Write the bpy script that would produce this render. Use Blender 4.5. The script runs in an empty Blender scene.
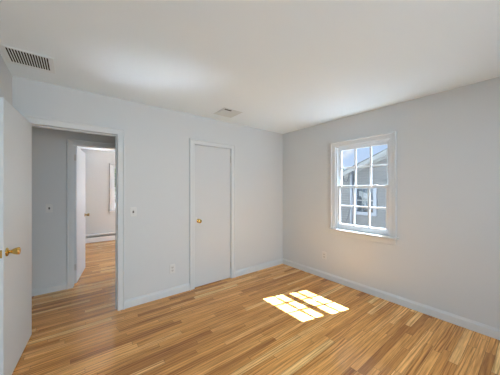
import bpy, bmesh, math, random
from mathutils import Vector, Matrix
random.seed(7)
C = bpy.context.scene
COL = C.collection
PI = math.pi

# ------------------------------------------------------------------ camera
cam_d = bpy.data.cameras.new('camera')
cam = bpy.data.objects.new('camera', cam_d)
COL.objects.link(cam)
YAW = math.atan2(177, 227)
CAM_H = 1.392
cam.location = (0, 0, CAM_H)
cam.rotation_euler = (PI / 2, 0, -YAW)
cam_d.sensor_fit = 'HORIZONTAL'
cam_d.sensor_width = 36
cam_d.lens = 36 * 227 / 500
cam_d.shift_y = 2.0 / 500
cam_d.clip_start = 0.02
cam_d.clip_end = 300
C.camera = cam

# ------------------------------------------------------------------ exposure
C.view_settings.view_transform = 'Standard'
C.view_settings.look = 'None'
C.view_settings.gamma = 1
C.view_settings.use_curve_mapping = False
C.view_settings.exposure = 0.07
C.cycles.use_denoising = True
C.cycles.max_bounces = 14
C.cycles.diffuse_bounces = 10
C.cycles.glossy_bounces = 5
C.cycles.transparent_max_bounces = 12
C.cycles.sample_clamp_indirect = 0
C.cycles.caustics_reflective = True
C.cycles.blur_glossy = 0.15
C.cycles.caustics_refractive = False

# ------------------------------------------------------------------ world
SKY_STRENGTH = 1.0
W = bpy.data.worlds.new('sky')
C.world = W
W.use_nodes = True
nt = W.node_tree
nt.nodes.clear()
N = nt.nodes.new
tc = N('ShaderNodeTexCoord')
sep = N('ShaderNodeSeparateXYZ')
nt.links.new(tc.outputs['Generated'], sep.inputs[0])
ramp = N('ShaderNodeValToRGB')
e = ramp.color_ramp.elements
e[0].position = 0.0; e[0].color = (0.60, 0.74, 0.99, 1)
e[1].position = 0.6; e[1].color = (0.22, 0.42, 0.85, 1)
m = e.new(0.12); m.color = (0.55, 0.71, 0.98, 1)
m = e.new(0.24); m.color = (0.46, 0.67, 0.98, 1)
nt.links.new(sep.outputs['Z'], ramp.inputs[0])
mp = N('ShaderNodeMapping'); mp.inputs['Scale'].default_value = (3.2, 3.2, 7.5)
mp.inputs['Location'].default_value = (0.35, 0.9, 0.2)
nt.links.new(tc.outputs['Generated'], mp.inputs[0])
ns = N('ShaderNodeTexNoise'); ns.inputs['Scale'].default_value = 2.2; ns.inputs['Detail'].default_value = 7
nt.links.new(mp.outputs[0], ns.inputs['Vector'])
cr = N('ShaderNodeValToRGB')
cr.color_ramp.elements[0].position = 0.57; cr.color_ramp.elements[0].color = (0, 0, 0, 1)
cr.color_ramp.elements[1].position = 0.74; cr.color_ramp.elements[1].color = (1, 1, 1, 1)
nt.links.new(ns.outputs['Fac'], cr.inputs[0])
mx = N('ShaderNodeMixRGB'); mx.inputs[2].default_value = (0.95, 0.96, 1.0, 1)
nt.links.new(cr.outputs[0], mx.inputs[0]); nt.links.new(ramp.outputs[0], mx.inputs[1])
bg = N('ShaderNodeBackground'); bg.inputs['Strength'].default_value = SKY_STRENGTH
nt.links.new(mx.outputs[0], bg.inputs[0])
wo = N('ShaderNodeOutputWorld'); nt.links.new(bg.outputs[0], wo.inputs[0])

# ------------------------------------------------------------------ sun, and area fills added at unseen window openings
SUN_DIR = Vector((-0.662, 0.168, -1.0))
SUN_STRENGTH = 76.0
sd = bpy.data.lights.new('sun', 'SUN'); sd.energy = SUN_STRENGTH; sd.angle = math.radians(0.55)
sd.color = (1.0, 1.12, 1.26)
sun = bpy.data.objects.new('sun', sd); COL.objects.link(sun)
sun.rotation_euler = SUN_DIR.to_track_quat('-Z', 'Y').to_euler()
sun.location = (8, -2, 8)


def area(name, loc, d, sx, sy, power, col, spread=PI):
    a = bpy.data.lights.new(name, 'AREA'); a.shape = 'RECTANGLE'
    a.spread = spread; a.size = sx; a.size_y = sy; a.energy = power; a.color = col
    o = bpy.data.objects.new(name, a); COL.objects.link(o)
    o.location = loc
    o.rotation_euler = Vector(d).to_track_quat('-Z', 'Y').to_euler()
    return o


BED_POWER, FAR_POWER = 19.0, 27.5
area('fill_bedroom_front', (0.90, -1.50, 1.41), (0.06, 1, -0.14), 2.16, 1.38, BED_POWER, (0.89, 1.00, 1.05), math.radians(104))  # added area fill in the unseen front opening, brightens the bedroom
FILL_POWER = 12.0
FILL_COL = (0.84, 1.05, 1.22)
area('fill_far_room_side', (3.18, 5.75, 1.45), (-1, 0, 0), 1.7, 1.25, FAR_POWER, (0.62, 1.01, 1.44))  # added area fill in the unseen side opening, brightens the far room


# ------------------------------------------------------------------ materials
def mat(name, col, rough=0.5, metal=0.0, spec=0.5, bump=None, var=None):
    m = bpy.data.materials.new(name); m.use_nodes = True
    t = m.node_tree; b = t.nodes['Principled BSDF']
    b.inputs['Base Color'].default_value = (*col, 1)
    b.inputs['Roughness'].default_value = rough
    b.inputs['Metallic'].default_value = metal
    b.inputs['Specular IOR Level'].default_value = spec
    g = t.nodes.new('ShaderNodeNewGeometry')
    if var:
        n = t.nodes.new('ShaderNodeTexNoise'); n.inputs['Scale'].default_value = var[0]; n.inputs['Detail'].default_value = 4
        t.links.new(g.outputs['Position'], n.inputs['Vector'])
        x = t.nodes.new('ShaderNodeMixRGB')
        x.inputs[1].default_value = (*[c * (1 - var[1]) for c in col], 1)
        x.inputs[2].default_value = (*[min(1, c * (1 + var[1])) for c in col], 1)
        t.links.new(n.outputs['Fac'], x.inputs[0]); t.links.new(x.outputs[0], b.inputs['Base Color'])
    if bump:
        n = t.nodes.new('ShaderNodeTexNoise'); n.inputs['Scale'].default_value = bump[0]; n.inputs['Detail'].default_value = 3
        t.links.new(g.outputs['Position'], n.inputs['Vector'])
        p = t.nodes.new('ShaderNodeBump'); p.inputs['Strength'].default_value = bump[1]; p.inputs['Distance'].default_value = 0.002
        t.links.new(n.outputs['Fac'], p.inputs['Height']); t.links.new(p.outputs[0], b.inputs['Normal'])
    return m


M = {}
M['wall'] = mat('wall_paint', (0.61, 0.637, 0.65), 0.6, spec=0.3, bump=(160, 0.15), var=(1.3, 0.006))
M['ceiling'] = mat('ceiling_paint', (0.78, 0.88, 0.945), 0.85, spec=0.2, bump=(120, 0.15), var=(1.1, 0.006))
M['trim'] = mat('trim_paint', (0.63, 0.66, 0.675), 0.5, spec=0.3, bump=(60, 0.04))
M['door'] = mat('door_paint', (0.60, 0.625, 0.64), 0.5, spec=0.3, bump=(40, 0.05))
M['door_lit'] = mat('lit_door_paint', (0.68, 0.73, 0.765), 0.5, spec=0.3, bump=(40, 0.05))  # same white paint as the closet door, lightened for the light it catches
M['vinyl'] = mat('window_paint', (0.66, 0.70, 0.73), 0.45, bump=(60, 0.03))
M['brass'] = mat('polished_brass', (0.72, 0.47, 0.14), 0.22, 1.0, bump=(30, 0.05))
M['old_brass'] = mat('tarnished_brass', (0.42, 0.30, 0.12), 0.4, 1.0, var=(90, 0.3))
M['steel'] = mat('painted_steel', (0.66, 0.66, 0.65), 0.4, 0.2, bump=(40, 0.03))
M['nickel'] = mat('nickel', (0.5, 0.49, 0.47), 0.35, 0.9, var=(60, 0.1))
M['plate'] = mat('plate_plastic', (0.67, 0.68, 0.67), 0.3, bump=(50, 0.02))
M['socket'] = mat('socket_plastic', (0.57, 0.57, 0.55), 0.35, var=(60, 0.05))
M['slot'] = mat('dark_slot', (0.03, 0.028, 0.026), 0.7, var=(40, 0.2))
M['brown'] = mat('brown_toggle', (0.05, 0.035, 0.025), 0.35, var=(60, 0.2))
M['duct_shade'] = mat('duct_shade_black', (0.012, 0.012, 0.012), 0.8, var=(20, 0.2))  # near-black colour stands in for the shade inside the ducts
M['vent'] = mat('vent_enamel', (0.74, 0.82, 0.87), 0.45, bump=(40, 0.03))
M['diffuser'] = mat('diffuser_enamel', (0.60, 0.66, 0.68), 0.5, bump=(40, 0.03))
M['heater'] = mat('heater_enamel', (0.80, 0.80, 0.79), 0.4, bump=(40, 0.02))
M['fin'] = mat('heater_fins', (0.06, 0.06, 0.06), 0.6, 0.3, var=(30, 0.2))
M['siding'] = mat('grey_vinyl_siding', (0.235, 0.222, 0.203), 0.6, bump=(30, 0.1), var=(2.0, 0.03))
M['rake'] = mat('grey_rake_board', (0.33, 0.32, 0.29), 0.5, var=(3, 0.03))
M['house_white'] = mat('house_white_trim', (0.36, 0.37, 0.39), 0.4, var=(4, 0.02))
M['shingle'] = mat('grey_shingle', (0.16, 0.16, 0.17), 0.9, bump=(25, 0.5), var=(12, 0.3))
M['foundation'] = mat('concrete', (0.35, 0.34, 0.32), 0.9, bump=(25, 0.4), var=(4, 0.15))
M['conduit'] = mat('grey_conduit', (0.20, 0.21, 0.23), 0.5, 0.3, var=(10, 0.1))
M['cable'] = mat('black_cable', (0.10, 0.105, 0.12), 0.6, var=(20, 0.2))
M['pane_shapes'] = mat('pale_pane_shapes', (0.30, 0.30, 0.29), 0.9, var=(9, 0.15))
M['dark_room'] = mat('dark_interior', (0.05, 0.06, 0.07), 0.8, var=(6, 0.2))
M['lawn'] = mat('asphalt', (0.05, 0.05, 0.05), 0.95, bump=(20, 0.6), var=(1.5, 0.3))
M['pale'] = mat('reflector_siding', (0.78, 0.78, 0.76), 0.6, bump=(20, 0.1), var=(2, 0.03))
M['bark'] = mat('bark', (0.13, 0.10, 0.07), 0.95, bump=(15, 0.6), var=(6, 0.3))
M['leaf'] = mat('leaf', (0.13, 0.20, 0.06), 0.7, var=(6, 0.4))


def glass_mat(name, refl):
    m = bpy.data.materials.new(name); m.use_nodes = True
    t = m.node_tree; t.nodes.clear()
    o = t.nodes.new('ShaderNodeOutputMaterial')
    tr = t.nodes.new('ShaderNodeBsdfTransparent'); tr.inputs[0].default_value = (0.965, 0.975, 0.975, 1)
    gl = t.nodes.new('ShaderNodeBsdfGlossy'); gl.inputs['Roughness'].default_value = 0.02
    lw = t.nodes.new('ShaderNodeLayerWeight'); lw.inputs['Blend'].default_value = 0.5
    pw = t.nodes.new('ShaderNodeMath'); pw.operation = 'POWER'; pw.inputs[1].default_value = 5.0
    fr = t.nodes.new('ShaderNodeMath'); fr.operation = 'MULTIPLY_ADD'; fr.inputs[1].default_value = 0.7; fr.inputs[2].default_value = refl
    t.links.new(lw.outputs['Facing'], pw.inputs[0]); t.links.new(pw.outputs[0], fr.inputs[0])
    x = t.nodes.new('ShaderNodeMixShader')
    t.links.new(fr.outputs[0], x.inputs[0]); t.links.new(tr.outputs[0], x.inputs[1]); t.links.new(gl.outputs[0], x.inputs[2])
    t.links.new(x.outputs[0], o.inputs[0])
    return m


M['glass'] = glass_mat('window_glass', 0.025)
M['glass_far'] = glass_mat('neighbour_glass', 0.015)


def floor_mat():
    m = bpy.data.materials.new('oak_strip_floor'); m.use_nodes = True
    t = m.node_tree; L = t.links.new; b = t.nodes['Principled BSDF']

    def node(k, **kw):
        n = t.nodes.new(k)
        for a, v in kw.items(): setattr(n, a, v)
        return n

    def math_(op, a, bb=None):
        n = node('ShaderNodeMath', operation=op)
        for i, v in enumerate((a, bb)):
            if v is None: continue
            if isinstance(v, (int, float)): n.inputs[i].default_value = v
            else: L(v, n.inputs[i])
        return n.outputs[0]

    def mix(f, a, bb, mode='MIX'):
        n = node('ShaderNodeMixRGB', blend_type=mode)
        for i, v in enumerate((f, a, bb)):
            if isinstance(v, (int, float)): n.inputs[i].default_value = v
            elif isinstance(v, tuple): n.inputs[i].default_value = (*v, 1)
            else: L(v, n.inputs[i])
        return n.outputs[0]

    g = node('ShaderNodeNewGeometry'); s = node('ShaderNodeSeparateXYZ'); L(g.outputs['Position'], s.inputs[0])
    X, Y = s.outputs['X'], s.outputs['Y']
    BW = 0.0575
    v = math_('DIVIDE', math_('ADD', Y, 10.0), BW)
    row = math_('FLOOR', v); fv = math_('FRACT', v)
    wr = node('ShaderNodeTexWhiteNoise', noise_dimensions='1D'); L(row, wr.inputs['W'])
    ln = math_('ADD', math_('MULTIPLY', wr.outputs['Value'], 0.55), 0.62)
    wr2 = node('ShaderNodeTexWhiteNoise', noise_dimensions='1D'); L(math_('ADD', row, 311.7), wr2.inputs['W'])
    u = math_('DIVIDE', math_('ADD', math_('ADD', X, 20.0), math_('MULTIPLY', wr2.outputs['Value'], 3.0)), ln)
    colm = math_('FLOOR', u); fu = math_('FRACT', u)
    cv = node('ShaderNodeCombineXYZ'); L(row, cv.inputs[0]); L(colm, cv.inputs[1])
    wb = node('ShaderNodeTexWhiteNoise', noise_dimensions='2D'); L(cv.outputs[0], wb.inputs['Vector'])
    r1 = wb.outputs['Value']
    sc = node('ShaderNodeSeparateColor'); L(wb.outputs['Color'], sc.inputs[0])
    r2, r3 = sc.outputs[1], sc.outputs[2]
    cr = node('ShaderNodeValToRGB'); ce = cr.color_ramp.elements
    ce[0].position = 0.0; ce[0].color = (0.464, 0.193, 0.045, 1)
    ce[1].position = 1.0; ce[1].color = (0.970, 0.636, 0.259, 1)
    for p, c in ((0.14, (0.605, 0.269, 0.068)), (0.40, (0.747, 0.354, 0.094)), (0.72, (0.850, 0.422, 0.123)), (0.88, (0.927, 0.494, 0.165))):
        q = ce.new(p); q.color = (*c, 1)
    L(r1, cr.inputs[0])
    # grain coordinates, shifted for each board
    gv = node('ShaderNodeCombineXYZ')
    L(math_('ADD', X, math_('MULTIPLY', r2, 40.0)), gv.inputs[0])
    L(math_('ADD', Y, math_('MULTIPLY', r3, 17.0)), gv.inputs[1])
    mp1 = node('ShaderNodeMapping'); mp1.inputs['Scale'].default_value = (1.1, 30, 1); L(gv.outputs[0], mp1.inputs[0])
    n1 = node('ShaderNodeTexNoise'); n1.inputs['Scale'].default_value = 2.0; n1.inputs['Detail'].default_value = 5; n1.inputs['Roughness'].default_value = 0.6
    L(mp1.outputs[0], n1.inputs['Vector'])
    mp2 = node('ShaderNodeMapping'); mp2.inputs['Scale'].default_value = (0.8, 9, 1); L(gv.outputs[0], mp2.inputs[0])
    wv = node('ShaderNodeTexWave', wave_type='BANDS', bands_direction='Y'); wv.inputs['Scale'].default_value = 1.3
    wv.inputs['Distortion'].default_value = 9.0; wv.inputs['Detail'].default_value = 2.0; wv.inputs['Detail Scale'].default_value = 0.9
    L(mp2.outputs[0], wv.inputs['Vector'])
    mp3 = node('ShaderNodeMapping'); mp3.inputs['Scale'].default_value = (6, 110, 1); L(gv.outputs[0], mp3.inputs[0])
    n3 = node('ShaderNodeTexNoise'); n3.inputs['Scale'].default_value = 1.0; n3.inputs['Detail'].default_value = 2
    L(mp3.outputs[0], n3.inputs['Vector'])
    ra = node('ShaderNodeValToRGB'); ra.color_ramp.elements[0].position = 0.30; ra.color_ramp.elements[0].color = (0.58, 0.50, 0.42, 1)
    ra.color_ramp.elements[1].position = 0.62; ra.color_ramp.elements[1].color = (1.14, 1.17, 1.20, 1); L(n1.outputs['Fac'], ra.inputs[0])
    c1 = mix(1.0, cr.outputs[0], ra.outputs[0], 'MULTIPLY')
    rw = node('ShaderNodeValToRGB'); rw.color_ramp.elements[0].position = 0.0; rw.color_ramp.elements[0].color = (0.50, 0.40, 0.31, 1)
    rw.color_ramp.elements[1].position = 0.40; rw.color_ramp.elements[1].color = (1.03, 1.03, 1.03, 1); L(wv.outputs['Fac'], rw.inputs[0])
    c2 = mix(math_('MULTIPLY', r3, 0.9), c1, rw.outputs[0], 'MULTIPLY')
    rp = node('ShaderNodeValToRGB'); rp.color_ramp.elements[0].position = 0.33; rp.color_ramp.elements[0].color = (0.60, 0.52, 0.44, 1)
    rp.color_ramp.elements[1].position = 0.48; rp.color_ramp.elements[1].color = (1, 1, 1, 1); L(n3.outputs['Fac'], rp.inputs[0])
    c3 = mix(0.4, c2, rp.outputs[0], 'MULTIPLY')
    mp5 = node('ShaderNodeMapping'); mp5.inputs['Scale'].default_value = (1.3, 48, 1); L(gv.outputs[0], mp5.inputs[0])
    n5 = node('ShaderNodeTexNoise'); n5.inputs['Scale'].default_value = 1.0; n5.inputs['Detail'].default_value = 3; L(mp5.outputs[0], n5.inputs['Vector'])
    r5 = node('ShaderNodeValToRGB'); r5.color_ramp.elements[0].position = 0.26; r5.color_ramp.elements[0].color = (0.34, 0.27, 0.22, 1)
    r5.color_ramp.elements[1].position = 0.40; r5.color_ramp.elements[1].color = (1, 1, 1, 1); L(n5.outputs['Fac'], r5.inputs[0])
    c3 = mix(0.85, c3, r5.outputs[0], 'MULTIPLY')
    # narrow joints between boards
    ev = math_('MULTIPLY', math_('MINIMUM', fv, math_('SUBTRACT', 1.0, fv)), BW)
    eu = math_('MULTIPLY', math_('MINIMUM', fu, math_('SUBTRACT', 1.0, fu)), ln)
    gap = math_('LESS_THAN', math_('MINIMUM', ev, eu), 0.0011)
    c4 = mix(math_('MULTIPLY', gap, 0.75), c3, (0.07, 0.032, 0.012))
    L(c4, b.inputs['Base Color'])
    n4 = node('ShaderNodeTexNoise'); n4.inputs['Scale'].default_value = 3.0; n4.inputs['Detail'].default_value = 3; L(g.outputs['Position'], n4.inputs['Vector'])
    L(math_('ADD', math_('MULTIPLY', n4.outputs['Fac'], 0.06), 0.185), b.inputs['Roughness'])
    b.inputs['Specular IOR Level'].default_value = 0.5
    bp = node('ShaderNodeBump'); bp.inputs['Strength'].default_value = 0.12; bp.inputs['Distance'].default_value = 0.001
    hh = math_('SUBTRACT', math_('ADD', n1.outputs['Fac'], math_('MULTIPLY', r2, 0.8)), math_('MULTIPLY', gap, 1.5))
    L(hh, bp.inputs['Height']); L(bp.outputs[0], b.inputs['Normal'])
    return m


M['floor'] = floor_mat()


# ------------------------------------------------------------------ mesh helpers
def box(bm, x0, x1, y0, y1, z0, z1, mx=None):
    vs = [bm.verts.new((x, y, z)) for x in (x0, x1) for y in (y0, y1) for z in (z0, z1)]
    if mx is not None:
        for v in vs: v.co = mx @ v.co
    for f in ((0, 1, 3, 2), (4, 6, 7, 5), (0, 4, 5, 1), (2, 3, 7, 6), (0, 2, 6, 4), (1, 5, 7, 3)):
        bm.faces.new([vs[i] for i in f])


def prism(bm, pts0, pts1):
    """two matching closed polygons joined by sides and capped"""
    a = [bm.verts.new(p) for p in pts0]; b = [bm.verts.new(p) for p in pts1]
    n = len(a)
    for i in range(n):
        bm.faces.new((a[i], a[(i + 1) % n], b[(i + 1) % n], b[i]))
    bm.faces.new(a[::-1]); bm.faces.new(b)


def lathe(bm, prof, origin, axis, seg=28):
    """profile of (distance along axis, radius)"""
    ax = Vector(axis).normalized()
    up = Vector((0, 0, 1)) if abs(ax.z) < 0.9 else Vector((1, 0, 0))
    u = ax.cross(up).normalized(); v = ax.cross(u)
    o = Vector(origin); rings = []
    for d, r in prof:
        rings.append([bm.verts.new(o + ax * d + (u * math.cos(2 * PI * k / seg) + v * math.sin(2 * PI * k / seg)) * r) for k in range(seg)])
    for a, b in zip(rings, rings[1:]):
        for k in range(seg):
            bm.faces.new((a[k], a[(k + 1) % seg], b[(k + 1) % seg], b[k]))
    bm.faces.new(rings[0][::-1]); bm.faces.new(rings[-1])


def tube(bm, pts, r, seg=8):
    pts = [Vector(p) for p in pts]; rings = []
    ref = Vector((0.31, 0.77, 0.55)).normalized()
    for i, p in enumerate(pts):
        d = (pts[min(i + 1, len(pts) - 1)] - pts[max(i - 1, 0)]).normalized()
        u = d.cross(ref).normalized(); v = d.cross(u)
        rr = r[i] if isinstance(r, (list, tuple)) else r
        rings.append([bm.verts.new(p + (u * math.cos(2 * PI * k / seg) + v * math.sin(2 * PI * k / seg)) * rr) for k in range(seg)])
    for a, b in zip(rings, rings[1:]):
        for k in range(seg):
            bm.faces.new((a[k], a[(k + 1) % seg], b[(k + 1) % seg], b[k]))
    bm.faces.new(rings[0][::-1]); bm.faces.new(rings[-1])


def sweep(bm, prof, path, offs, fn):
    """profile (u outward, v proud) swept along a 2-D path with mitre offsets"""
    rings = []
    for (a, b), (oa, ob) in zip(path, offs):
        rings.append([bm.verts.new(fn(a + oa * u, b + ob * u, v)) for u, v in prof])
    n = len(prof)
    for r0, r1 in zip(rings, rings[1:]):
        for k in range(n):
            bm.faces.new((r0[k], r0[(k + 1) % n], r1[(k + 1) % n], r1[k]))
    bm.faces.new(rings[0][::-1]); bm.faces.new(rings[-1])


def obj(name, bm, m, parent=None, bevel=0, smooth=False, seg=2):
    bmesh.ops.recalc_face_normals(bm, faces=bm.faces)
    me = bpy.data.meshes.new(name); bm.to_mesh(me); bm.free()
    o = bpy.data.objects.new(name, me); COL.objects.link(o)
    me.materials.append(M[m] if isinstance(m, str) else m)
    if smooth:
        for p in me.polygons: p.use_smooth = True
    if parent: o.parent = parent
    if bevel:
        b = o.modifiers.new('bevel', 'BEVEL'); b.width = bevel; b.segments = seg; b.limit_method = 'ANGLE'; b.angle_limit = math.radians(40)
    return o


def NB(): return bmesh.new()


def bx(name, m, parent, *boxes, bevel=0):
    bm = NB()
    for q in boxes: box(bm, *q)
    return obj(name, bm, m, parent, bevel)


def struct(o, label=None, cat=None):
    o['kind'] = 'structure'
    if label: o['label'] = label
    if cat: o['category'] = cat
    return o


def tag(o, label, cat, group=None, kind=None):
    o['label'] = label; o['category'] = cat
    if group: o['group'] = group
    if kind: o['kind'] = kind
    return o


def empty(name, loc=(0, 0, 0), rz=0):
    o = bpy.data.objects.new(name, None); COL.objects.link(o)
    o.location = loc; o.rotation_euler = (0, 0, rz); o.empty_display_size = 0.1
    return o


def wall(name, axis, p0, p1, a0, a1, z0, z1, holes=(), m='wall'):
    """axis 'x' -> wall runs along x, thickness in y from p0 to p1; hole = (a0, a1, z0, z1)"""
    bm = NB()

    def cell(a, b, c, d):
        if b - a < 1e-5 or d - c < 1e-5: return
        if axis == 'x': box(bm, a, b, p0, p1, c, d)
        else: box(bm, p0, p1, a, b, c, d)
    cur = a0
    for h in sorted(holes):
        cell(cur, h[0], z0, z1)
        cell(h[0], h[1], z0, h[2]); cell(h[0], h[1], h[3], z1)
        cur = h[1]
    cell(cur, a1, z0, z1)
    bmesh.ops.remove_doubles(bm, verts=bm.verts, dist=1e-5)
    seen = {}
    for f in list(bm.faces):
        k = tuple(sorted(v.index for v in f.verts))
    return obj(name, bm, m)


# ------------------------------------------------------------------ dimensions
XL, XR = -0.443, 3.122          # bedroom side walls
YB, YF = 3.0, -1.50             # bedroom wall with the doors, wall behind the camera
HC = 2.44
T = 0.115
XO = 3.238                      # outer face of the outside wall
HY0, HY1 = YB + T, 4.09         # hall
FY0, FY1 = HY1 + T, 7.237       # far room
FXL, FXR = -1.20, 3.122
D1 = (-0.347, 0.404, 2.022)     # bedroom doorway
D2 = (1.345, 1.958, 2.027)      # closet doorway
D3 = (0.003, 0.765, 2.035)      # far room doorway
W1 = (1.160, 1.905, 0.805, 2.030)   # bedroom window: y0, y1, z0, z1
W2 = (0.862, 1.620, 0.805, 2.030)   # far room window: x0, x1, z0, z1
W3 = (-0.20, 2.00, 0.70, 2.12)   # unseen front opening, added for the bedroom fill
W4 = (4.90, 6.60, 0.80, 2.08)   # unseen side opening, added for the far room fill

# ------------------------------------------------------------------ room shell
bm = NB(); box(bm, -1.45, XO, -1.64, 7.40, -0.06, 0.0)
struct(obj('floor', bm, 'floor'))
bm = NB(); box(bm, -1.45, XO, -2.30, 7.40, HC, HC + 0.14)  # runs past the front wall as an unseen eave added to block sun
struct(obj('ceiling', bm, 'ceiling'))
struct(wall('wall_back', 'x', YB, HY0, FXL - 0.12, XR, 0, HC, [(D1[0] - 0.018, D1[1] + 0.018, 0, D1[2] + 0.018), (D2[0] - 0.018, D2[1] + 0.018, 0, D2[2] + 0.018)]))
struct(wall('wall_right', 'y', XR, XO, -1.64, 7.40, 0, HC, [W1, W4]))
struct(wall('wall_left', 'y', XL - T, XL, -1.64, YB, 0, HC))
struct(wall('wall_front', 'x', YF - 0.14, YF, XL, XR, 0, HC, [W3]))
struct(wall('wall_hall', 'x', HY1, FY0, FXL - 0.12, XR, 0, HC, [(D3[0] - 0.018, D3[1] + 0.018, 0, D3[2] + 0.018)]))
struct(wall('wall_hall_left', 'y', FXL - 0.12, FXL, HY0, HY1, 0, HC))
struct(wall('wall_far', 'x', FY1, 7.40, FXL - 0.12, XR, 0, HC, [W2]))
struct(wall('wall_far_left', 'y', FXL - 0.12, FXL, FY0, FY1, 0, HC))
# the closet behind the shut door
struct(wall('wall_closet', 'y', 1.13, 1.19, HY0, HY1, 0, HC))

# ------------------------------------------------------------------ trim
CASING = [(0, 0), (0, 0.013), (0.006, 0.016), (0.050, 0.019), (0.056, 0.022), (0.060, 0.027), (0.070, 0.027), (0.074, 0.023), (0.074, 0)]
U_OFF = [(-1, 0), (-1, 1), (1, 1), (1, 0)]


def casing(name, D, fn, label=None, prof=CASING, parent=None, z0=0.0):
    bm = NB()
    sweep(bm, prof, [(D[0], z0), (D[0], D[2]), (D[1], D[2]), (D[1], z0)], U_OFF, fn)
    o = obj(name, bm, 'trim', parent)
    if parent is None: struct(o)
    return o


casing('trim_1', D1, lambda a, b, v: (a, YB - v, b))
casing('trim_2', D2, lambda a, b, v: (a, YB - v, b))
casing('trim_3', D3, lambda a, b, v: (a, HY1 - v, b))
casing('trim_4', D1, lambda a, b, v: (a, HY0 + v, b))
casing('trim_5', D3, lambda a, b, v: (a, FY0 + v, b))


def jamb(name, D, y0, y1, stop0, stop1):
    bm = NB(); t = 0.018
    box(bm, D[0] - t, D[0], y0, y1, 0, D[2] + t); box(bm, D[1], D[1] + t, y0, y1, 0, D[2] + t)
    box(bm, D[0], D[1], y0, y1, D[2], D[2] + t)
    s = 0.011
    box(bm, D[0], D[0] + s, stop0, stop1, 0, D[2]); box(bm, D[1] - s, D[1], stop0, stop1, 0, D[2])
    box(bm, D[0] + s, D[1] - s, stop0, stop1, D[2] - s, D[2])
    return struct(obj(name, bm, 'trim', None))


jamb('trim_6', D1, YB, HY0, YB + 0.040, YB + 0.075)
jamb('trim_7', D2, YB, HY0, YB + 0.040, YB + 0.075)
jamb('trim_8', D3, HY1, FY0, FY0 - 0.075, FY0 - 0.040)

BASE = [(0, 0), (0.016, 0), (0.016, 0.070), (0.013, 0.079), (0.008, 0.084), (0.006, 0.092), (0, 0.094)]


def baseboard(name, *runs):
    bm = NB()
    for p0, p1, n in runs:
        prism(bm, [(p0[0] + n[0] * u, p0[1] + n[1] * u, z) for u, z in BASE], [(p1[0] + n[0] * u, p1[1] + n[1] * u, z) for u, z in BASE])
    return struct(obj(name, bm, 'trim'))


cw = 0.074
baseboard('baseboard_back', ((D1[1] + cw, YB), (D2[0] - cw, YB), (0, -1)), ((D2[1] + cw, YB), (XR, YB), (0, -1)))
baseboard('baseboard_right', ((XR, YF), (XR, YB), (-1, 0)))
baseboard('baseboard_left', ((XL, YF), (XL, YB), (1, 0)))
baseboard('baseboard_front', ((XL, YF), (XR, YF), (0, 1)))
baseboard('baseboard_hall', ((FXL, HY1), (D3[0] - cw, HY1), (0, -1)), ((D3[1] + cw, HY1), (1.13, HY1), (0, -1)))


# ------------------------------------------------------------------ doors
def knob(parent, origin, axis, m='brass', s=1.0):
    """rose, neck and knob along +axis"""
    bm = NB()
    lathe(bm, [(0, 0.030 * s), (0.003, 0.0305 * s), (0.007, 0.027 * s), (0.010, 0.018 * s), (0.012, 0.013 * s)], origin, axis)
    rose = obj('rose', bm, m, parent, smooth=True)
    bm = NB()
    lathe(bm, [(0.010, 0.0125 * s), (0.020, 0.0115 * s), (0.026, 0.013 * s), (0.032, 0.0175 * s), (0.042, 0.0215 * s), (0.054, 0.0255 * s),
               (0.064, 0.0265 * s), (0.067, 0.0245 * s), (0.068, 0.017 * s), (0.0665, 0.006 * s)], origin, axis)
    kb = obj('knob', bm, m, parent, smooth=True)
    return rose, kb


def hinge(parent, x, y, z, h=0.09, m='trim', leaf=None):
    bm = NB()
    lathe(bm, [(-h / 2 - 0.006, 0.003), (-h / 2 - 0.004, 0.006), (-h / 2, 0.0065), (h / 2, 0.0065), (h / 2 + 0.004, 0.006), (h / 2 + 0.006, 0.003)], (x, y, z), (0, 0, 1), 14)
    if leaf: box(bm, *leaf, z - h / 2, z + h / 2)
    return obj('hinge', bm, m, parent)


def door(name, width, height, pivot, rz, flip, gap=0.012, paint='door'):
    """slab in local coordinates: hinge edge at x = 0, extends to x = width, thickness y 0..0.035"""
    e = empty(name, pivot, rz)
    bm = NB()
    if flip: box(bm, 0.003, width, -0.035, 0.0, gap, height)
    else: box(bm, 0.003, width, 0.0, 0.035, gap, height)
    sl = obj('slab', bm, paint, e, 0.002)
    return struct(e), sl


# bedroom door, swung back almost flat along the left wall
d, sl = door('door_1', D1[1] - D1[0] - 0.006, D1[2] - 0.004, (D1[0] + 0.002, YB - 0.004, 0), -math.radians(94.9), False, paint='door_lit')
tag(d, 'open white flush door at left with flared brass knob', 'door')
d['kind'] = 'structure'
wd = D1[1] - D1[0] - 0.006
knob(d, (wd - 0.062, 0.035, 0.952), (0, 1, 0))
knob(d, (wd - 0.062, 0.0, 0.952), (0, -1, 0), s=0.8)
bm = NB(); box(bm, wd - 0.001, wd + 0.0012, 0.006, 0.029, 0.925, 0.980)
lp = obj('latch_plate', bm, 'brass', d, 0.0008)
bm = NB(); prism(bm, [(wd, 0.010, 0.944), (wd, 0.025, 0.944), (wd + 0.010, 0.012, 0.944), ], [(wd, 0.010, 0.961), (wd, 0.025, 0.961), (wd + 0.010, 0.012, 0.961)])
obj('latch_bolt', bm, 'old_brass', lp)
for z in (0.22, 1.82): hinge(d, -0.004, -0.004, z, m='trim')

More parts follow.
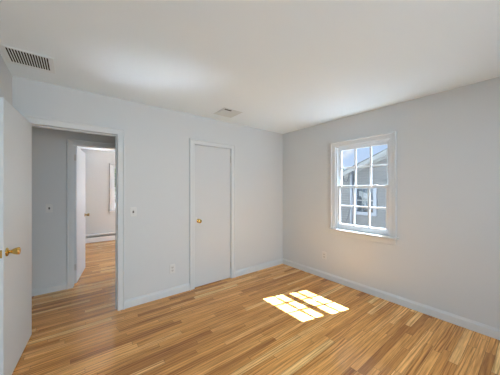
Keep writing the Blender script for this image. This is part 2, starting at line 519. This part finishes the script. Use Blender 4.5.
# closet door, shut
d = struct(empty('door_2', (D2[0], YB, 0)))
tag(d, 'shut narrow white flush closet door with round brass knob', 'door'); d['kind'] = 'structure'
w2 = D2[1] - D2[0]
bm = NB(); box(bm, 0.003, w2 - 0.003, 0.004, 0.039, 0.009, D2[2] - 0.003)
obj('slab', bm, 'door', d, 0.002)
bm = NB()
lathe(bm, [(0, 0.030), (0.003, 0.0305), (0.007, 0.026), (0.010, 0.016), (0.012, 0.012)], (0.066, 0.004, 0.945), (0, -1, 0))
obj('rose', bm, 'brass', d, smooth=True)
bm = NB()
lathe(bm, [(0.010, 0.011), (0.022, 0.0105), (0.028, 0.015), (0.035, 0.023), (0.044, 0.0275), (0.053, 0.0275), (0.060, 0.023), (0.063, 0.016), (0.064, 0.006)], (0.066, 0.004, 0.945), (0, -1, 0))
obj('knob', bm, 'brass', d, smooth=True)
bm = NB(); box(bm, 0.018, 0.040, 0.0025, 0.006, 0.955, 1.005)
obj('keeper_plate', bm, 'plate', d, 0.001)
for z in (0.205, 1.863): hinge(d, w2 - 0.004, -0.001, z, 0.095, 'nickel')

# far room door, swung into the far room
d, sl = door('door_3', D3[1] - D3[0] - 0.006, D3[2] - 0.004, (D3[0] + 0.003, FY0 + 0.003, 0), math.radians(80), True)
tag(d, 'white door standing open into the far room beyond the hall', 'door'); d['kind'] = 'structure'
wd = D3[1] - D3[0] - 0.006
knob(d, (wd - 0.055, -0.035, 0.95), (0, -1, 0), 'old_brass')
knob(d, (wd - 0.055, 0.0, 0.95), (0, 1, 0), 'old_brass')
for z in (0.25, 1.86): hinge(d, 0.0, 0.001, z, 0.09, 'nickel', (0.0, 0.003, -0.034, 0.0))

# strike plates on jambs belong to the frames
bm = NB(); box(bm, D1[1] - 0.0012, D1[1], YB + 0.006, YB + 0.034, 0.920, 0.985)
o = struct(obj('trim_9', bm, 'old_brass', None, 0.0005)); tag(o, 'small brass strike plate on the right jamb of the bedroom doorway', 'strike plate'); o['kind'] = 'structure'


# ------------------------------------------------------------------ windows
def window(name, fn, a0, a1, z0, z1, zs, depth0, label, mir=1, lights=3, lock=True):
    """fn(a, z, v): a along the wall, v from the inner wall face towards the outside (negative = into the room)"""
    root = struct(empty(name, fn((a0 + a1) / 2, z0, 0)))
    base = Vector(root.location)

    def P(bmf, nm, m, parent, bevel=0):
        bm = NB(); bmf(bm)
        for v in bm.verts: v.co -= base
        return obj(nm, bm, m, parent, bevel)

    def B(bm, p, q, r, s, v0, v1):
        pts = [fn(a, z, v) for a in (p, q) for z in (r, s) for v in (v0, v1)]
        vs = [bm.verts.new(x) for x in pts]
        for f in ((0, 1, 3, 2), (4, 6, 7, 5), (0, 4, 5, 1), (2, 3, 7, 6), (0, 2, 6, 4), (1, 5, 7, 3)):
            bm.faces.new([vs[i] for i in f])
    # lining
    def lining(bm):
        t = 0.012
        B(bm, a0 - 0.0, a0 + t, z0, z1, 0.0, 0.106); B(bm, a1 - t, a1, z0, z1, 0.0, 0.106)
        B(bm, a0, a1, z1 - t, z1, 0.0, 0.106); B(bm, a0, a1, z0, z0 + 0.020, 0.02, 0.140)
        s = 0.010   # inner stops and parting beads
        for v0, v1 in ((0.004, 0.016), (0.053, 0.061)):
            B(bm, a0 + t, a0 + t + s, z0, z1, v0, v1); B(bm, a1 - t - s, a1 - t, z0, z1, v0, v1)
            B(bm, a0, a1, z1 - t - s, z1 - t, v0, v1)
    P(lining, 'frame', 'vinyl', root)

    def cas(bm):
        prof = [(0, 0), (0, 0.012), (0.008, 0.017), (0.046, 0.019), (0.052, 0.022), (0.056, 0.030), (0.068, 0.030), (0.073, 0.026), (0.075, 0)]
        sweep(bm, prof, [(a0, z0), (a0, z1), (a1, z1), (a1, z0)], U_OFF, lambda a, b, v: fn(a, b, -v))
    P(cas, 'casing', 'trim', root)
    P(lambda bm: B(bm, a0 - 0.098, a1 + 0.098, z0 - 0.024, z0, -0.052, 0.02), 'stool', 'trim', root, 0.006)
    P(lambda bm: B(bm, a0 - 0.072, a1 + 0.072, z0 - 0.094, z0 - 0.024, -0.016, 0.0), 'apron', 'trim', root, 0.003)
    g0, g1 = a0 + 0.055, a1 - 0.055

    def sash(nm, zb, zt, vb, rail_b, rail_t):
        va, vc = vb, vb + 0.033
        gb, gt = zb + rail_b, zt - rail_t

        def fr(bm):
            B(bm, a0 + 0.013, g0, zb, zt, va, vc); B(bm, g1, a1 - 0.013, zb, zt, va, vc)
            B(bm, g0, g1, zb, gb, va, vc); B(bm, g0, g1, gt, zt, va, vc)
        s = P(fr, nm, 'vinyl', root, 0.002)
        mw = 0.0108

        def mu(bm):
            for k in range(1, lights):
                a = g0 + (g1 - g0) * k / lights
                B(bm, a - mw, a + mw, gb, gt, va + 0.006, vc - 0.006)
            zc = (gb + gt) / 2
            for k in range(lights):
                p = g0 + (g1 - g0) * k / lights + (mw if k else 0); q = g0 + (g1 - g0) * (k + 1) / lights - (mw if k < lights - 1 else 0)
                B(bm, p, q, zc - mw, zc + mw, va + 0.006, vc - 0.006)
        P(mu, 'muntin_bars', 'vinyl', s, 0.002)
        P(lambda bm: B(bm, g0 - 0.004, g1 + 0.004, gb - 0.004, gt + 0.004, (va + vc) / 2 - 0.0015, (va + vc) / 2 + 0.0015), 'glass', 'glass', s)
        return s
    lo = sash('lower_sash', z0 + 0.021, zs + 0.016, 0.018, 0.060, 0.034)
    up = sash('upper_sash', zs - 0.016, z1 - 0.013, 0.063, 0.034, 0.040)
    if lock:
        ac = (a0 + a1) / 2
        for off, w in ((-0.19, 0.022), (-0.325, 0.016)):
            P(lambda bm: B(bm, ac + off - w, ac + off + w, zs + 0.016, zs + 0.026, 0.022, 0.046), 'sash_lock', 'plate', lo, 0.003)
    tag(root, label, 'window'); root['kind'] = 'structure'
    return root


window('window_1', lambda a, z, v: (XR + v, a, z), *W1, 1.430, 0, 'white double-hung window on the right wall showing a grey house')
window('window_2', lambda a, z, v: (a, FY1 + v, z), *W2, 1.430, 0, 'partly hidden bright window in the far room past the hall', lock=False)


# ------------------------------------------------------------------ plates and outlets
def switch_plate(x, y, z, label):
    e = empty('light_switch', (x, y, z))
    bm = NB(); box(bm, -0.035, 0.035, -0.006, 0, -0.057, 0.057)
    obj('cover_plate', bm, 'plate', e, 0.003)
    bm = NB(); box(bm, -0.008, 0.008, -0.0075, -0.006, -0.014, 0.014)
    obj('toggle_slot', bm, 'brown', e)
    bm = NB(); box(bm, -0.005, 0.005, -0.020, -0.006, -0.003, 0.011, Matrix.Rotation(math.radians(18), 4, 'X'))
    obj('toggle', bm, 'brown', e, 0.0015)
    for s in (-1, 1):
        bm = NB(); lathe(bm, [(0, 0.0032), (0.0012, 0.0028)], (0, -0.006, s * 0.030), (0, -1, 0), 12)
        obj('screw', bm, 'nickel', e)
    return tag(e, label, 'light switch')


switch_plate(0.568, YB, 1.125, 'white light switch plate with dark toggle beside the bedroom doorway')
switch_plate(-0.253, HY1, 1.138, 'white light switch plate with dark toggle on the grey hall wall')


def outlet(loc, rz, label):
    e = empty('wall_outlet', loc, rz)
    bm = NB(); box(bm, -0.036, 0.036, -0.007, 0, -0.058, 0.058)
    obj('cover_plate', bm, 'plate', e, 0.003)
    for s in (-1, 1):
        zc = s * 0.020
        bm = NB()
        ring = []
        for k in range(20):
            a = 2 * PI * k / 20
            ring.append((0.0165 * math.cos(a), max(-0.0125, min(0.0125, 0.0165 * math.sin(a)))))
        prism(bm, [(a, -0.0065, zc + b) for a, b in ring], [(a, -0.0095, zc + b) for a, b in ring])
        f = obj('socket', bm, 'socket', e)
        bm = NB()
        box(bm, -0.0078, -0.0048, -0.0101, -0.0090, zc - 0.002, zc + 0.008)
        box(bm, 0.0048, 0.0078, -0.0101, -0.0090, zc - 0.001, zc + 0.007)
        lathe(bm, [(0.0090, 0.0032), (0.0101, 0.0032)], (0, 0, zc - 0.007), (0, -1, 0), 10)
        obj('slots', bm, 'slot', f)
    bm = NB(); lathe(bm, [(0.0065, 0.0032), (0.0082, 0.0026)], (0, 0, 0), (0, -1, 0), 12)
    obj('screw', bm, 'nickel', e)
    return tag(e, label, 'outlet')


outlet((1.036, YB, 0.343), 0, 'white wall outlet low on the wall between the two doors')
outlet((XR, 2.097, 0.353), -PI / 2, 'white wall outlet low on the wall left of the window')

# ------------------------------------------------------------------ ceiling fill light, added out of the camera's view
lx, ly = 1.15, 0.15
e = empty('ceiling_fill', (lx, ly, HC))
bm = NB(); lathe(bm, [(0, 0.17), (0.02, 0.175), (0.035, 0.17), (0.045, 0.165)], (0, 0, 0), (0, 0, -1), 32)
obj('fill_housing', bm, 'trim', e, smooth=True)
a = area('ceiling_fill_light', (lx, ly, HC - 0.05), (0, 0, -1), 0.30, 0.30, FILL_POWER, FILL_COL)
a.data.shape = 'DISK'
tag(e, 'added round ceiling fill light out of view', 'lamp')

# ------------------------------------------------------------------ ceiling vents
x0, x1, y0, y1 = -0.424, -0.124, 2.398, 2.698
e = empty('return_vent', ((x0 + x1) / 2, (y0 + y1) / 2, HC))
ox, oy = e.location.x, e.location.y
sx0, sx1, sy0, sy1 = -0.397 - ox, -0.155 - ox, 2.418 - oy, 2.658 - oy
fx0, fx1, fy0, fy1 = x0 - ox, x1 - ox, y0 - oy, y1 - oy
bx('frame', 'vent', e, (fx0, sx0, fy0, fy1, -0.005, 0), (sx1, fx1, fy0, fy1, -0.005, 0), (sx0, sx1, fy0, sy0, -0.005, 0), (sx0, sx1, sy1, fy1, -0.005, 0), bevel=0.002)
bx('backing', 'duct_shade', e, (sx0, sx1, sy0, sy1, -0.0016, -0.0002))
ns_ = 15
for k in range(ns_ + 1):
    xc = sx0 + (sx1 - sx0) * k / ns_
    bm = NB()
    mxr = Matrix.Translation((xc, 0, -0.004)) @ Matrix.Rotation(math.radians(8), 4, 'Y')
    box(bm, -0.0028, 0.0028, sy0, sy1, -0.0014, 0.0014, mxr)
    obj('slat', bm, 'vent', e)
tag(e, 'white square ceiling vent with dark slots near the left wall', 'ceiling vent')

x0, x1, y0, y1 = 1.526, 1.816, 2.490, 2.778
e = empty('ceiling_diffuser', ((x0 + x1) / 2, (y0 + y1) / 2, HC))
hw = 0.145
bm = NB()   # sloped stamped rim
o4 = [(-hw, -hw), (hw, -hw), (hw, hw), (-hw, hw)]
def ringv(s, z): return [bm.verts.new((a * s, b * s, z)) for a, b in o4]
rs = [ringv(1.0, 0), ringv(1.0, -0.002), ringv(0.95, -0.006), ringv(0.86, -0.006), ringv(0.85, -0.0005)]
for a, b in zip(rs, rs[1:]):
    for k in range(4): bm.faces.new((a[k], a[(k + 1) % 4], b[(k + 1) % 4], b[k]))
obj('rim', bm, 'diffuser', e)
bx('backing', 'duct_shade', e, (-0.120, 0.120, -0.120, 0.120, -0.0016, -0.0002))
for k in range(2):      # ribs along the left side
    bm = NB(); box(bm, -0.003, 0.003, -0.122, 0.122, -0.011, -0.005, Matrix.Translation((-0.136 + 0.012 * k, 0, 0)))
    obj('rib', bm, 'diffuser', e, 0.001)
ys = [-0.068, -0.040, -0.012, 0.016, 0.044, 0.072, 0.100]
for k, yy in enumerate(ys):
    bm = NB(); box(bm, -0.118, 0.118, -0.014, 0.014, -0.0012, 0.0012, Matrix.Translation((0, yy, -0.006)) @ Matrix.Rotation(math.radians(-12), 4, 'X'))
    obj('blade', bm, 'diffuser', e)
bm = NB(); box(bm, -0.012, 0.118, -0.120, -0.080, -0.007, -0.003)
obj('damper_plate', bm, 'diffuser', e, 0.002)
tag(e, 'small square supply diffuser on the ceiling before the closet door', 'ceiling vent')

# ------------------------------------------------------------------ baseboard heater in the far room
e = empty('baseboard_heater', (0.5, FY1, 0))
hx0, hx1 = -1.55, 2.0
bm = NB(); prism(bm, [(hx0, 0, 0.02), (hx0, -0.012, 0.02), (hx0, -0.012, 0.195), (hx0, -0.058, 0.190), (hx0, -0.062, 0.205), (hx0, -0.050, 0.213), (hx0, 0, 0.216)],
                 [(hx1, 0, 0.02), (hx1, -0.012, 0.02), (hx1, -0.012, 0.195), (hx1, -0.058, 0.190), (hx1, -0.062, 0.205), (hx1, -0.050, 0.213), (hx1, 0, 0.216)])
obj('back_panel', bm, 'heater', e)
bm = NB(); prism(bm, [(hx0, -0.066, 0.012), (hx0, -0.070, 0.012), (hx0, -0.070, 0.128), (hx0, -0.058, 0.142), (hx0, -0.055, 0.138), (hx0, -0.066, 0.126)],
                 [(hx1, -0.066, 0.012), (hx1, -0.070, 0.012), (hx1, -0.070, 0.128), (hx1, -0.058, 0.142), (hx1, -0.055, 0.138), (hx1, -0.066, 0.126)])
obj('front_cover', bm, 'heater', e)
bm = NB()
for k in range(int((hx1 - hx0) / 0.02)): box(bm, hx0 + 0.02 * k, hx0 + 0.02 * k + 0.004, -0.060, -0.014, 0.05, 0.158)
obj('fin_tube', bm, 'fin', e)
for a in (hx0, hx1): bx('end_cap', 'heater', e, (a - 0.012, a + 0.012, -0.072, 0, 0.0, 0.218), bevel=0.004)
tag(e, 'long white baseboard heater along the far room wall under its window', 'heater')

# ------------------------------------------------------------------ outside
bm = NB(); box(bm, -40, 60, -50, 60, -1.0, -0.7)
struct(obj('ground', bm, 'lawn'))
GX = 9.5
YRIDGE, ZRIDGE, YEAVE, ZEAVE = 1.42, 3.77, 5.40, 2.12
slope = (ZRIDGE - ZEAVE) / (YEAVE - YRIDGE)
house = empty('neighbour_house', (GX, YRIDGE, -0.7))
HB = Vector(house.location)


def HP(bmf, nm, m, parent, bevel=0):
    bm = NB(); bmf(bm)
    for v in bm.verts: v.co -= HB
    return obj(nm, bm, m, parent, bevel)


YC, YC2 = 5.02, 2 * YRIDGE - 5.02


def siding(bm):
    z = -0.40; ex = 0.104
    while z < ZRIDGE - 0.05:
        zt = min(z + ex, ZRIDGE - 0.02) - 0.005
        lim = ZRIDGE - (zt - 0.0) / 1.0
        half = min(YC - YRIDGE, (ZRIDGE - zt) / slope + 0.10)
        p, q = YRIDGE - half, YRIDGE + half
        prism(bm, [(GX + 0.05, p, z), (GX - 0.030, p, z), (GX - 0.002, p, zt), (GX + 0.05, p, zt)], [(GX + 0.05, q, z), (GX - 0.030, q, z), (GX - 0.002, q, zt), (GX + 0.05, q, zt)])
        z += ex


HP(siding, 'gable_wall', 'siding', house)
HP(lambda bm: box(bm, GX - 0.01, GX + 7, YC2, YC, -0.85, -0.40), 'foundation', 'foundation', house)
HP(lambda bm: (box(bm, GX + 0.05, GX + 7, YC2, YC2 + 0.1, -0.4, 2.2), box(bm, GX + 0.05, GX + 7, YC - 0.1, YC, -0.4, 2.2), box(bm, GX + 6.9, GX + 7, YC2 + 0.1, YC - 0.1, -0.4, 2.2)), 'side_wall', 'siding', house)
HP(lambda bm: box(bm, GX - 0.035, GX + 0.06, YC - 0.02, YC + 0.075, -0.4, 2.32), 'corner_board', 'house_white', house)


def rake(bm):
    for s in (-1, 1):
        ye = YRIDGE + s * (YEAVE - YRIDGE)
        for x0_, x1_, dz0, dz1 in ((GX - 0.27, GX - 0.24, -0.19, 0.0), (GX - 0.04, GX - 0.012, -0.24, -0.10)):
            prism(bm, [(x0_, YRIDGE, ZRIDGE + dz0), (x0_, YRIDGE, ZRIDGE + dz1), (x0_, ye, ZEAVE + dz1), (x0_, ye, ZEAVE + dz0)],
                  [(x1_, YRIDGE, ZRIDGE + dz0), (x1_, YRIDGE, ZRIDGE + dz1), (x1_, ye, ZEAVE + dz1), (x1_, ye, ZEAVE + dz0)])
        prism(bm, [(GX - 0.24, YRIDGE, ZRIDGE - 0.12), (GX - 0.24, YRIDGE, ZRIDGE - 0.10), (GX - 0.24, ye, ZEAVE - 0.10), (GX - 0.24, ye, ZEAVE - 0.12)],
              [(GX + 0.02, YRIDGE, ZRIDGE - 0.12), (GX + 0.02, YRIDGE, ZRIDGE - 0.10), (GX + 0.02, ye, ZEAVE - 0.10), (GX + 0.02, ye, ZEAVE - 0.12)])


HP(rake, 'rake_board', 'rake', house)


def roof(bm):
    for s in (-1, 1):
        ye = YRIDGE + s * (YEAVE + 0.03 - YRIDGE); ze = ZEAVE - 0.03 * slope
        prism(bm, [(GX - 0.29, YRIDGE, ZRIDGE + 0.002), (GX - 0.29, YRIDGE, ZRIDGE + 0.030), (GX - 0.29, ye, ze + 0.030), (GX - 0.29, ye, ze + 0.002)],
              [(GX + 7.2, YRIDGE, ZRIDGE + 0.002), (GX + 7.2, YRIDGE, ZRIDGE + 0.030), (GX + 7.2, ye, ze + 0.030), (GX + 7.2, ye, ze + 0.002)])


HP(roof, 'roof', 'shingle', house)


def wing(bm):
    z = -0.40; ex = 0.104
    while z < 2.02:
        zt = z + ex - 0.005
        prism(bm, [(GX + 0.45, YC, z), (GX + 0.184, YC, z), (GX + 0.198, YC, zt), (GX + 0.45, YC, zt)], [(GX + 0.45, 8.2, z), (GX + 0.184, 8.2, z), (GX + 0.198, 8.2, zt), (GX + 0.45, 8.2, zt)])
        z += ex


HP(wing, 'wing_wall', 'siding', house)
HP(lambda bm: box(bm, GX + 0.10, GX + 4, YC + 0.08, 8.3, 2.0, 2.07), 'wing_roof', 'rake', house)
# its window
wy0, wy1, wz0, wz1 = 3.99, 4.90, 0.34, 1.535
fw = 0.125


def hw_frame(bm):
    a, b = GX - 0.075, GX - 0.005
    box(bm, a, b, wy0, wy0 + fw, wz0, wz1); box(bm, a, b, wy1 - fw, wy1, wz0, wz1)
    box(bm, a, b, wy0 + fw, wy1 - fw, wz0, wz0 + fw); box(bm, a, b, wy0 + fw, wy1 - fw, wz1 - 0.11, wz1)


hwf = HP(hw_frame, 'window', 'house_white', house, 0.006)
gy0, gy1, gz0, gz1 = wy0 + fw, wy1 - fw, wz0 + fw, wz1 - 0.11


def hw_bars(bm):
    zc = (gz0 + gz1) / 2
    box(bm, GX - 0.066, GX - 0.056, gy0, gy1, zc - 0.022, zc + 0.022)
    for k in (1, 2):
        y = gy0 + (gy1 - gy0) * k / 3
        box(bm, GX - 0.064, GX - 0.056, y - 0.007, y + 0.007, gz0, gz1)


HP(hw_bars, 'sash_bars', 'rake', hwf)
HP(lambda bm: box(bm, GX - 0.0550, GX - 0.0530, gy0, gy1, gz0, gz1), 'pane', 'glass_far', hwf)
HP(lambda bm: box(bm, GX - 0.0440, GX - 0.0340, gy0, gy1, gz0, gz1), 'unlit_backing', 'dark_room', hwf)  # dark sheet behind the pane, colour stands in for an unlit room


def pane_patches(bm):     # irregular pale shapes just behind the pane
    n = 16
    for i in range(n):
        t0, t1 = i / n, (i + 1) / n

        def top(t): return gz1 - 0.14 - 0.05 * math.sin(t * 5)
        def bot(t): return gz1 - 0.33 - 0.14 * math.sin(t * 3.0) + 0.10 * math.sin(t * 9)
        ya, yb = gy0 + 0.10 + t0 * (gy1 - gy0 - 0.18), gy0 + 0.10 + t1 * (gy1 - gy0 - 0.18)
        va = [(GX - 0.0510, ya, bot(t0)), (GX - 0.0510, ya, top(t0)), (GX - 0.0510, yb, top(t1)), (GX - 0.0510, yb, bot(t1))]
        vb = [(GX - 0.0460, y, z) for _, y, z in va]
        prism(bm, va, vb)
    ya = gy0 + 0.20
    pts = [(ya, gz1 - 0.40), (ya + 0.20, gz1 - 0.40), (ya + 0.24, gz1 - 0.55), (ya + 0.14, gz1 - 0.74), (ya + 0.05, gz1 - 0.76), (ya + 0.10, gz1 - 0.58)]
    prism(bm, [(GX - 0.0510, a, b) for a, b in pts], [(GX - 0.0460, a, b) for a, b in pts])


HP(pane_patches, 'pane_shapes', 'pane_shapes', hwf)
tag(house, 'grey sided gabled house outside the window with a small dark window', 'house')

# service conduit with its drooping cable on the corner of the house
B0 = HB


def SP(bmf, nm, m, parent=None):
    bm = NB(); bmf(bm)
    for v in bm.verts: v.co -= B0
    return obj(nm, bm, m, parent or house, smooth=True)


xm = GX - 0.075
sm = SP(lambda bm: tube(bm, [(xm, 4.955, -0.69), (xm, 4.955, 0.6), (xm, 4.955, 2.06)], 0.038, 12), 'service_conduit', 'conduit')
SP(lambda bm: tube(bm, [(xm, 4.955, 2.05), (xm - 0.01, 4.965, 2.13), (xm - 0.06, 5.01, 2.17), (xm - 0.10, 5.05, 2.12)], [0.05, 0.06, 0.06, 0.05], 12), 'weather_head', 'conduit', sm)
SP(lambda bm: tube(bm, [(xm - 0.09, 5.05, 2.12), (xm - 0.10, 5.08, 1.9), (xm - 0.10, 5.16, 1.72), (xm - 0.10, 5.26, 1.74), (xm - 0.10, 5.32, 1.9), (xm - 0.11, 5.30, 2.08), (xm - 0.12, 5.20, 2.16), (xm - 0.13, 5.12, 2.10)], 0.016, 8), 'cable', 'cable', sm)
SP(lambda bm: tube(bm, [(xm - 0.12, 5.22, 2.16), (xm - 0.25, 5.7, 2.23), (xm - 0.5, 7.0, 2.50), (xm - 1.2, 11, 3.6)], 0.014, 8), 'cable', 'cable', sm)
SP(lambda bm: tube(bm, [(xm - 0.02, 4.99, 0.75), (xm - 0.03, 5.15, 0.2), (xm - 0.03, 5.36, -0.35), (xm - 0.03, 5.42, -0.69)], 0.010, 8), 'ground_wire', 'cable')
sm['label'] = 'dark service conduit on the house corner'


# pale building added past the far room window for glare on the floor
ph = empty('glare_wall', (4.0, 16.0, -0.7))
bm = NB()
z = 0.0
while z < 6.9:
    prism(bm, [(-5, 0.05, z), (-5, -0.02, z), (-5, 0.0, z + 0.115), (-5, 0.05, z + 0.115)], [(5, 0.05, z), (5, -0.02, z), (5, 0.0, z + 0.115), (5, 0.05, z + 0.115)])
    z += 0.12
obj('front_wall', bm, 'pale', ph)
bx('end_wall', 'pale', ph, (-5, -4.9, 0.05, 6, 0, 7.0), (4.9, 5, 0.05, 6, 0, 7.0), (-4.9, 4.9, 5.9, 6, 0, 7.0))
bm = NB(); prism(bm, [(-5.3, -0.03, 6.95), (-5.3, 6.35, 6.95), (-5.3, 3.0, 8.4)], [(5.3, -0.03, 6.95), (5.3, 6.35, 6.95), (5.3, 3.0, 8.4)])
obj('roof', bm, 'shingle', ph)
tag(ph, 'pale wall added outside the far room window as a bright reflector', 'house')

# trees
def tree(loc, h, r, label, n, seed, leaf=0.16):
    rd = random.Random(seed)
    e = empty('tree', loc)
    bm = NB(); tube(bm, [(0, 0, 0), (0.05, 0.02, h * 0.35), (0.0, 0.08, h * 0.7), (0.06, 0, h * 0.9)], [0.14, 0.11, 0.07, 0.03], 9)
    for k in range(7):
        a = rd.uniform(0, 2 * PI); z = h * rd.uniform(0.4, 0.7)
        tube(bm, [(0.02, 0.03, z), (math.cos(a) * r * 0.4, math.sin(a) * r * 0.4, z + h * 0.12), (math.cos(a) * r * 0.8, math.sin(a) * r * 0.8, z + h * 0.2)], [0.05, 0.03, 0.012], 6)
    obj('trunk', bm, 'bark', e, smooth=True)
    bm = NB()
    for k in range(n):
        d = Vector((rd.gauss(0, 1), rd.gauss(0, 1), rd.gauss(0, 1))).normalized() * (rd.random() ** 0.4)
        lump = 1 + 0.22 * math.sin(d.x * 6 + seed) * math.cos(d.y * 5) + 0.15 * math.sin(d.z * 8)
        p = Vector((d.x * r * lump, d.y * r * lump, h * 0.66 + d.z * h * 0.36 * lump))
        u = Vector((rd.gauss(0, 1), rd.gauss(0, 1), rd.gauss(0, 1))).normalized()
        w = u.cross(Vector((rd.gauss(0, 1), rd.gauss(0, 1), rd.gauss(0, 1)))).normalized()
        s = leaf * rd.uniform(0.6, 1.2)
        vs = [bm.verts.new(p + u * s * 0.5), bm.verts.new(p + w * s * 0.28 + u * s * 0.05), bm.verts.new(p - u * s * 0.5), bm.verts.new(p - w * s * 0.28 + u * s * 0.05)]
        bm.faces.new(vs)
    f = obj('foliage', bm, 'leaf', e)
    f['kind'] = 'stuff'
    return tag(e, label, 'tree')


tree((15.0, 8.75, -0.7), 3.45, 0.95, 'small green tree rising behind the eave of the grey house', 2600, 3)
tree((1.95, 12.2, -0.7), 4.2, 1.0, 'green tree outside the bright far room window', 2600, 5)
